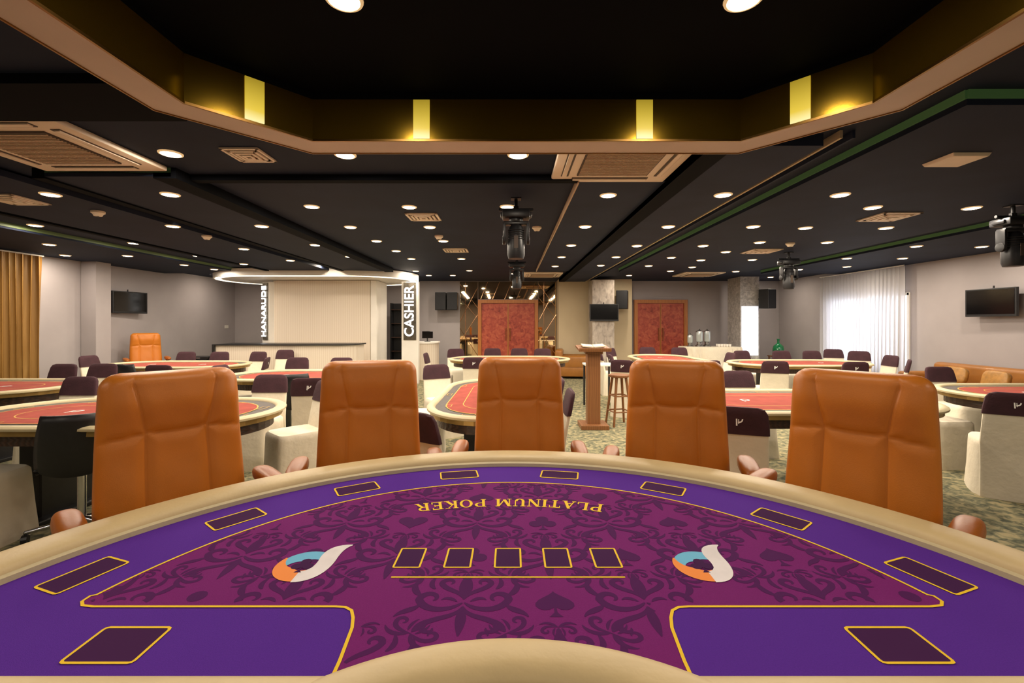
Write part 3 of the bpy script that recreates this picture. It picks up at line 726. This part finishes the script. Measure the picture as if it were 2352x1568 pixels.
addc(1408,9.3,pi/2); addc(1437,8.2,pi/2); addc(1440,7.2,pi-.5); addc(1427,10.1,.8); addc(1495,10.4,0); addc(1570,10.3,0); addc(1645,8.7,-pi/2); addc(1605,7.15,pi+.2)
addc(1722,5.1,0); addc(1686,3.32,2.78); BL.append((4.42,4.72,pi/2)); addc(2205,5.6,0); BL.append((4.22,3.90,2.55)); addc(1925,5.2,0)
addc(1770,7.05,pi-.3); addc(1725,9.05,.2); addc(1813,9.05,0); addc(1885,9.0,0); addc(1938,6.9,pi-.1); addc(2008,8.0,-pi/2-.1); addc(2035,7.2,pi+.9); addc(1925,9.6,-.3)
addc(640,9.35,0); addc(730,4.95,pi+.1); addc(1975,8.95,-.6)
for i,(x,y,r) in enumerate(BL):
    if i==0: bc.location=(x,y,0); bc.rotation_euler=(0,0,r)
    else: dup(bc,(x,y,0),r)
bs=thing('shell_chair','black plastic shell chair on chrome star base','chair',(-2.95,3.12,0),pi+.5,'black swivel shell chairs')
v=[];f=[];nu,nv=14,16
for j in range(nv+1):
    t_=j/nv
    if t_<.45: k_=t_/.45; y=-.20+.36*k_; z=.44-.02*math.sin(pi*k_); w_=.18+.02*k_
    else: k_=(t_-.45)/.55; y=.16+.09*k_+.02*math.sin(pi*k_); z=.44+.42*k_; w_=.2-.05*k_**2
    for i in range(nu+1):
        u=-1+2*i/nu; cup=.06*abs(u)**2.2
        v.append((u*w_,y-(cup if t_>.45 else cup*t_*.8),z+(cup if t_<=.45 else 0)))
for j in range(nv):
    for i in range(nu): a_=j*(nu+1)+i; f.append((a_,a_+1,a_+nu+2,a_+nu+1))
sh=mesh_obj('seat_shell',v,f,'black',bs,smooth=True); md=sh.modifiers.new('s','SOLIDIFY'); md.thickness=.02
a=MB(); a.cyl((0,0,.1),(0,0,.41),.025); 
for i in range(5):
    t_=2*pi*i/5; a.cyl((0,0,.12),(.28*math.cos(t_),.28*math.sin(t_),.075),.02,.014)
a.build('star_base','chrome',bs,smooth=True)
for i in range(5):
    t_=2*pi*i/5; b_=MB(); c_,s_=.28*math.cos(t_),.28*math.sin(t_); b_.cyl((c_-.015,s_,.03),(c_+.015,s_,.03),.03,n=12); b_.cyl((c_,s_,.03),(c_,s_,.08),.008,n=8); b_.build('caster','black',bs)
dup(bs,(-2.62,5.45,0),pi+.5); dup(bs,(-5.6,6.75,0),pi)
# ---------------------------------------------------------------- lectern, stool
le=thing('lectern','tall brown wooden lectern with slanted reading top','lectern',(1.13,6.35,0))
a=MB(); a.box((0,0,.56),(.18,.16,1.02)); a.build('post','wood_stool',le,bevel=.006)
a=MB(); a.box((0,0,.03),(.38,.38,.06)); a.build('base','wood_stool',le,bevel=.006)
a=MB(); Xl=Matrix.Translation((0,0,1.10))@Matrix.Rotation(.12,4,'X'); a.box((0,0,0),(.44,.38,.03),0,Xl); a.box((0,-.185,.02),(.44,.015,.03),0,Xl); a.box((0,0,-.04),(.24,.22,.05),0,Xl); a.build('reading_top','wood_stool',le,bevel=.004)
bk=thing('open_book','cream printed pages lying on the lectern top','book',(1.13,6.36,1.122)); 
a=MB(); Xl=Matrix.Rotation(.12,4,'X'); a.box((-.08,0,.008),(.15,.2,.014),0,Xl@Matrix.Rotation(.08,4,'Y')); a.box((.08,0,.008),(.15,.2,.014),0,Xl@Matrix.Rotation(-.08,4,'Y')); a.build('pages','paper',bk)
st=thing('bar_stool','round-topped brown wooden bar stool with splayed legs','stool',(1.53,6.5,0),.2)
a=MB(); a.lathe([(0,.68),(.13,.68),(.15,.69),(.155,.705),(.15,.718),(0,.72)],28); a.build('seat','wood_stool',st,smooth=True)
for i in range(4):
    t_=pi/4+i*pi/2; c_,s_=math.cos(t_),math.sin(t_); a=MB(); a.cyl((.2*c_,.2*s_,0),(.1*c_,.1*s_,.69),.016,.02,n=12); a.build('leg','wood_stool',st,smooth=True)
for zz,rr_ in((.2,.171),(.42,.139)):
    for i in range(4):
        t_=pi/4+i*pi/2; t2=t_+pi/2; a=MB(); a.cyl((rr_*math.cos(t_),rr_*math.sin(t_),zz),(rr_*math.cos(t2),rr_*math.sin(t2),zz),.01,n=10); a.build('rung','wood_stool',st)
sc_=thing('side_table','small cream-topped side table with dark legs','side table',(1.5,7.9,0))
a=MB(); a.box((0,0,.735),(.5,.4,.03)); a.build('top','white',sc_,bevel=.004)
for sx in(-1,1):
    for sy in(-1,1): bx('leg',(sx*.22,sy*.17,.36),(.03,.03,.72),'black',sc_)
# ---------------------------------------------------------------- far wall fittings
YW=YF
def door(nm,x0,x1,z1):
    cx=(x0+x1)/2; w_=x1-x0
    dr=thing(nm,'double door with mottled red leaves in orange wooden frame','door',(cx,YW,0)); dr['kind']='structure'
    a=MB(); fw=.1
    a.box((-w_/2+fw/2,-.05,z1/2),(fw,.1,z1)); a.box((w_/2-fw/2,-.05,z1/2),(fw,.1,z1)); a.box((0,-.05,z1-fw/2),(w_-2*fw,.1,fw)); a.build('frame','wood_or',dr)
    lw=(w_-2*fw)/2
    for s_ in(-1,1):
        lf=bx('leaf',(s_*lw/2,-.03,(z1-fw)/2),(lw-.006,.05,z1-fw-.01),'door_red',dr)
        a=MB(); a.box((s_*.012,-.058,(z1-fw)/2),(.018,.006,z1-fw-.02)); a.build('edge_strip','wood_or',dr)
        a=MB(); a.tube([(s_*.06,-.055,.95),(s_*.06,-.09,.95),(s_*.06,-.09,1.3),(s_*.06,-.055,1.3)],.009); a.build('handle','gold_lip',dr,smooth=True)
door('door_1',-.99,.76,2.13); door('door_2',3.55,5.1,2.13)
mi_=thing('mirror_panel','tinted wall mirror panel with rose gold diagonal strips','mirror',(-1.26,YW-.002,0),0,'mirror panels beside the door')
a=MB(); a.box((0,-.01,1.33),(.52,.02,2.66)); a.build('glass','mirror',mi_)
a=MB()
for (x0,z0,x1,z1) in ((-.26,.9,.26,1.7),(-.26,1.5,.26,2.5),(-.1,0,-.1,2.66),(.26,.5,-.26,1.3),(.26,1.9,-.26,2.6),(-.26,2.2,.26,1.6)):
    a.cyl((x0,-.022,z0),(x1,-.022,z1),.009,n=6)
a.build('metal_strip','rosegold',mi_)
dup(mi_,(1.03,YW-.002,0))
mo=thing('mirror_panel','wide tinted mirror above the red double door','mirror',(-.115,YW-.002,2.15)); a=MB(); a.box((0,-.01,.255),(1.74,.02,.51)); a.build('glass','mirror',mo)
a=MB()
for i in range(5): a.cyl((-.8+i*.35,-.022,.0),(-.6+i*.35,-.022,.5),.009,n=6)
a.build('metal_strip','rosegold',mo)
def column(nm,label,cx,cy,sx,sy,mm,z=ZC):
    o_=bx(nm,(0,0,z/2),(sx,sy,z-.002),mm,loc=(cx,cy,0)); tag(o_,label,'column'); return o_
column('column','wide beige painted wall pilaster',2.33,13.0,2.05,.56,'wall_b',ZC)
column('column','square column clad in grey marble',2.42,12.35,.58,.6,'marble',2.6)
cl=column('column','square column with brushed silver cladding and lit front',6.27,12.35,.5,.7,'silver',ZC)
lp=bx('backlit_panel',(0,0,0),(.44,.012,1.3),'frost',parent=cl,loc=(0,-.356,1.25))  # added glowing sheet that makes the lower column front bright white
column('column','plain grey painted wall pilaster by the gold curtain',-7.95,8.7,.28,.32,'wall',2.61)
sp=thing('wall_speaker','black wall mounted loudspeaker with grille front','speaker',(-2.02,12.95,1.82),0,'wall mounted loudspeakers')
a=MB(); a.box((0,0,.25),(.3,.28,.5),0,None); a.build('cabinet','black',sp,bevel=.012)
a=MB(); a.box((0,-.146,.25),(.27,.012,.47)); a.build('grille','grille',sp,bevel=.004)
a=MB(); a.box((0,.22,.25),(.05,.2,.06)); a.box((0,.335,.25),(.12,.02,.16)); a.build('bracket','black',sp)
dup(sp,(-1.69,12.95,1.82),0); 
n=dup(sp,(2.98,12.3,1.83),-.35); n=dup(sp,(6.62,11.8,1.83),.45)
tv=thing('television','black flat screen television on wall bracket','television',(XL+.12,9.48,1.88),pi/2-.12,'wall mounted televisions')
a=MB(); a.box((0,-.02,0),(.76,.045,.45)); a.build('bezel','black',tv,bevel=.006)
a=MB(); a.box((0,-.044,.01),(.71,.004,.39)); a.build('screen','screen',tv)
a=MB(); a.box((0,.03,.0),(.2,.06,.2)); a.cyl((0,.03,.1),(0,.03,.27),.012); a.build('bracket','black',tv)
dup(tv,(XR-.12,7.28,1.78),-pi/2+.03); dup(tv,(2.42,11.98,1.73),0)
can=thing('reception_canopy','white rounded canopy with glowing underside over the reception','canopy',(-4.78,11.35,0))
a=MB(); sp_=stad(4.85,2.7,24); a.prism(sp_,2.50,2.66); a.build('fascia','white',can,smooth=True)
a=MB(); a.loopline(stad(4.65,2.5,24),.12,2.492); a.build('cove_light','coveW',can)
pw=thing('ribbed_partition','pale ribbed feature wall behind reception desk','partition wall',(0,0,0))
a=MB(); a.box((-4.62,11.5,1.245),(2.36,.9,2.485)); a.build('wall_block','panel',pw)
a=MB(); a.box((-3.36,11.5,1.245),(.14,.9,2.485)); a.build('end_panel','white',pw)
def sign(nm,lab,x,y,w_,z0,z1,txt,size,rot=0):
    s_=thing(nm,lab,'sign',(x,y,0),rot)
    bx('pier',(0,.1,z1/2),(w_+.10,.14,z1-.01),'white',s_)
    bx('back_panel',(0,.02,(z0+z1)/2),(w_,.03,z1-z0-.06),'signb',s_)
    v,f=text_mesh(txt,size,.012); X=Matrix.Translation((0,-.02,(z0+z1)/2))@Matrix.Rotation(pi/2,4,'X')@Matrix.Rotation(pi/2,4,'Z')@Matrix.Scale(1.0,4)
    a=MB(); a.add(v,f,0,X); a.build('lettering','signw',s_)
sign('cashier_sign','backlit vertical CASHIER sign in white letters',-2.44,10.85,.30,1.02,2.45,'CASHIER',.31)
sign('vertical_sign','backlit vertical lettering sign beside ribbed wall',-5.98,11.0,.20,1.02,2.45,'HANARUDE',.23,-.55)
shf=thing('bottle_shelf','dark open display shelf beside the cashier','shelf',(-3.08,12.6,0))
a=MB(); a.box((-.24,0,1),(.03,.3,2)); a.box((.24,0,1),(.03,.3,2)); a.box((0,.14,1),(.5,.02,2)); a.build('frame','black',shf)
for i in range(5): bx('shelf_board',(0,0,.3+i*.38),(.46,.28,.02),'wood_dark',shf)
dk=thing('reception_desk','white ribbed reception desk with black top edge','reception desk',(0,0,0))
pl=[(-6.35,9.75)]+[(-3.75+.35*math.sin(pi/2*i/10),10.1-.35*math.cos(pi/2*i/10)) for i in range(11)]+[(-3.4,10.45),(-6.35,10.45)]
a=MB(); a.prism(pl,0,.96); a.build('body','panel',dk)
pl2=[(-6.4,9.70)]+[(-3.75+.4*math.sin(pi/2*i/10),10.1-.4*math.cos(pi/2*i/10)) for i in range(11)]+[(-3.35,10.45),(-6.4,10.45)]
a=MB(); a.prism(pl2,.975,1.0); a.prism([(-6.4,9.70),(-6.35,9.70),(-6.35,10.4),(-6.4,10.4)],0,.975); a.build('counter_top','black',dk)
a=MB(); a.prism(pl,.96,.975); a.build('top_band','white',dk)
ck=thing('cashier_counter','white curved cashier counter with pale top','counter',(-2.38,11.9,0))
half=[(-.43,.25)]+[(-.43*math.cos(pi*i/16),-.02-.3*math.sin(pi*i/16)) for i in range(17)]+[(.43,.25)]
a=MB(); a.prism(half,0,.93); a.build('body','panel',ck,smooth=True)
a=MB(); a.prism([(x*1.07,y*1.07) for x,y in half],.93,.97); a.build('counter_top','white',ck,smooth=True)
mo_=thing('computer_monitor','small black computer monitor on the cashier counter','monitor',(-2.2,11.85,.97),.4)
a=MB(); a.box((0,0,.18),(.28,.025,.18)); a.build('screen','screen',mo_,bevel=.004); a=MB(); a.box((0,.02,.05),(.03,.02,.1)); a.box((0,.02,.005),(.14,.1,.01)); a.build('stand','black',mo_)
ct=thing('buffet_table','buffet table covered by pleated white tablecloth','table',(5.12,11.8,0))
v=[];f=[];rows=[(0,1.0,.045),(.3,.985,.036),(.65,.97,.024),(.80,.96,.010),(.835,.955,0),(.845,.945,0)]; N=200
def rrp(hx_,hy_,t_): 
    c_,s_=math.cos(t_),math.sin(t_); e=.3; return hx_*math.copysign(abs(c_)**e,c_),hy_*math.copysign(abs(s_)**e,s_)
for z,k_,wv in rows:
    for i in range(N):
        t_=2*pi*i/N; x,y=rrp(.76*k_,.38*k_,t_); w_=wv*math.sin(28*(x+1.7*y)/.76*1.3); L_=math.hypot(x,y); v.append((x+x/L_*w_,y+y/L_*w_,z))
for j in range(len(rows)-1):
    for i in range(N): f.append((j*N+i,j*N+(i+1)%N,(j+1)*N+(i+1)%N,(j+1)*N+i))
f.append(tuple((len(rows)-1)*N+i for i in range(N)))
mesh_obj('tablecloth',v,f,'cloth',ct,smooth=True)
bd=thing('beverage_dispenser','steel beverage dispenser with glass tank and tap','drink dispenser',(4.86,11.8,.845),0,'dispensers on the buffet table')
a=MB(); a.lathe([(.1,0),(.1,.03),(.06,.05),(.06,.12),(.09,.13)],20); a.cyl((0,-.06,.1),(0,-.12,.1),.012); a.build('base','steel',bd,smooth=True)
a=MB(); a.lathe([(.08,.13),(.085,.15),(.085,.36),(.08,.38)],20); a.build('tank','glassc',bd,smooth=True)
a=MB(); a.lathe([(.09,.38),(.085,.4),(.03,.42),(.015,.45),(0,.46)],20); a.build('lid','steel',bd,smooth=True)
dup(bd,(5.08,11.85,.845)); n=dup(bd,(4.64,11.85,.845)); n.scale=(.8,.8,.75)
cupp=None
for i in range(9):
    x=5.3+.07*(i%5); y=11.65+.1*(i//5)
    if cupp is None:
        a=MB(); a.lathe([(.02,0),(.03,.01),(.035,.07),(.032,.07),(.025,.01),(0,.01)],14); cupp=a.build('cup','white',loc=(x,y,.846),smooth=True); tag(cupp,'small white china cup on the buffet table','cup','cups on the buffet table')
    else:
        c_=cupp.copy(); COL.objects.link(c_); c_.location=(x,y,.846)
ss=thing('side_table','small low wooden stand under green glass bottle','side table',(7.2,12.3,0)); bx('top',(0,0,.56),(.4,.35,.03),'wood_stool',ss)
for sx in(-1,1):
    for sy in(-1,1): bx('leg',(sx*.17,sy*.14,.272),(.03,.03,.545),'wood_stool',ss)
a=MB(); a.lathe([(.0,0),(.12,0),(.14,.03),(.14,.18),(.12,.26),(.05,.32),(.03,.34),(.03,.42),(.04,.43),(.04,.45),(0,.45)],26); g_=a.build('glass_carboy','glassg',loc=(7.2,12.3,.576),smooth=True); tag(g_,'large green glass carboy bottle on wooden stand','bottle')
def sofa(nm,lab,cat,loc,rot,w_,nseat):
    s_=thing(nm,lab,cat,loc,rot)
    a=MB(); a.box((0,0,.2),(w_,.8,.28)); a.build('base','sofa',s_,bevel=.03,smooth=True)
    a=MB(); a.box((0,.33,.53),(w_,.2,.46)); a.build('backrest','sofa',s_,bevel=.07,bseg=4,smooth=True)
    for q in(-1,1): a=MB(); a.box((q*(w_/2-.09),-.02,.42),(.18,.78,.36)); a.build('armrest','sofa',s_,bevel=.06,bseg=4,smooth=True)
    sw=(w_-.36)/nseat
    for i in range(nseat): a=MB(); a.box((-w_/2+.18+sw*(i+.5),-.07,.39),(sw-.01,.6,.14)); a.build('seat_cushion','sofa',s_,bevel=.04,bseg=3,smooth=True)
    for q in(-1,1):
        for q2 in(-1,1): a=MB(); a.cyl((q*(w_/2-.1),q2*.3,0),(q*(w_/2-.1),q2*.3,.08),.025); a.build('leg','black',s_)
    return s_
sofa('armchair','caramel leather armchair against the beige pilaster','armchair',(1.6,12.2,0),pi/2*.9,.8,1)
sofa('sofa','long caramel leather sofa along the grey wall','sofa',(XR-.47,6.9,0),-pi/2,2.6,3)
cu=None
for (y,rz) in ((6.1,.15),(6.75,-.1),(7.4,.12)):
    if cu is None:
        a=MB(); a.ell((0,0,0),(.21,.055,.14),24,14,e=.55); cu=a.build('cushion','cushion',smooth=True); tag(cu,'shiny gold patterned cushion on leather sofa','cushion','gold cushions on the sofa'); cu.location=(XR-.62,y,.605); cu.rotation_euler=(-.25,0,-pi/2+rz)
    else:
        c_=cu.copy(); COL.objects.link(c_); c_.location=(XR-.62,y,.605); c_.rotation_euler=(-.25,0,-pi/2+rz)
def curtain(nm,lab,x,y0,y1,z0,z1,amp,folds,mm,side):
    c_=thing(nm,lab,'curtain',(x,(y0+y1)/2,0)); v=[];f=[];nu,nv=folds*12,14; Lh=(y1-y0)/2
    for j in range(nv+1):
        t_=j/nv; z=z0+(z1-z0)*t_
        for i in range(nu+1):
            u=i/nu; ph=2*pi*folds*u+.9*math.sin(9*u+.6*t_)+.7*math.sin(23*u+t_*2.2); am=amp*(.7+.3*math.sin(5*u+1+t_))*(1-.25*t_)
            v.append((am*math.sin(ph)*.9,-Lh+2*Lh*u+am*.4*math.sin(2*ph+t_),z))
    for j in range(nv):
        for i in range(nu): a_=j*(nu+1)+i; f.append((a_,a_+1,a_+nu+2,a_+nu+1))
    o_=mesh_obj('drape',v,f,mm,c_)
    for p in o_.data.polygons: p.use_smooth=True
    a=MB(); a.cyl((0,-Lh-.03,z1+.015),(0,Lh+.03,z1+.015),.012); a.build('rail','white',c_)
curtain('gold_curtain','floor-length pleated gold satin curtain on the wall',XL+.22,5.9,7.62,.02,2.56,.09,16,'curtain',1)
curtain('sheer_curtain','floor-length white sheer curtain glowing with daylight',XR-.2,8.85,11.2,.02,2.56,.065,24,'sheer',-1)
wn=thing('window_1','daylight window with white frame behind sheer curtain','window',(XR,10.0,0)); wn['kind']='structure'
bx('pane',(-.012,0,1.25),(.006,2.1,1.5),'window',wn)
a=MB(); 
for yy in(-1.08,0,1.08): a.box((-.025,yy,1.25),(.03,.05,1.6))
for zz in(.47,2.03): a.box((-.025,0,zz),(.03,2.2,.05))
a.build('frame','white',wn)
for (x,y,z) in ((XL+.006,8.92,1.18),(XL+.006,12.9,1.35)):
    o_=bx('wall_switch',(0,0,0),(.012,.16,.09),'plate',loc=(x,y,z),bevel=.003); tag(o_,'white plastic switch plate on grey wall','switch','wall switch plates')
tb=thing('equipment_table','low black table holding stacked equipment cases','table',(-6.9,10.4,0)); bx('top',(0,0,.5),(.9,.45,.03),'black',tb)
for sx in(-1,1):
    for sy in(-1,1): bx('leg',(sx*.42,sy*.19,.242),(.03,.03,.485),'black',tb)
eq=None
for i in range(3):
    if eq is None:
        eq=thing('equipment_case','flat black equipment case stacked on black table','case',(-7.1,10.4,.516),0,'stacked black cases'); a=MB(); a.box((0,0,.03),(.42,.34,.058)); a.build('body','black',eq,bevel=.008); a=MB(); a.box((0,-.172,.03),(.1,.006,.02)); a.build('latch','chrome',eq)
    else: dup(eq,(-7.1+.01*i,10.4,.516+i*.06),.05*i)
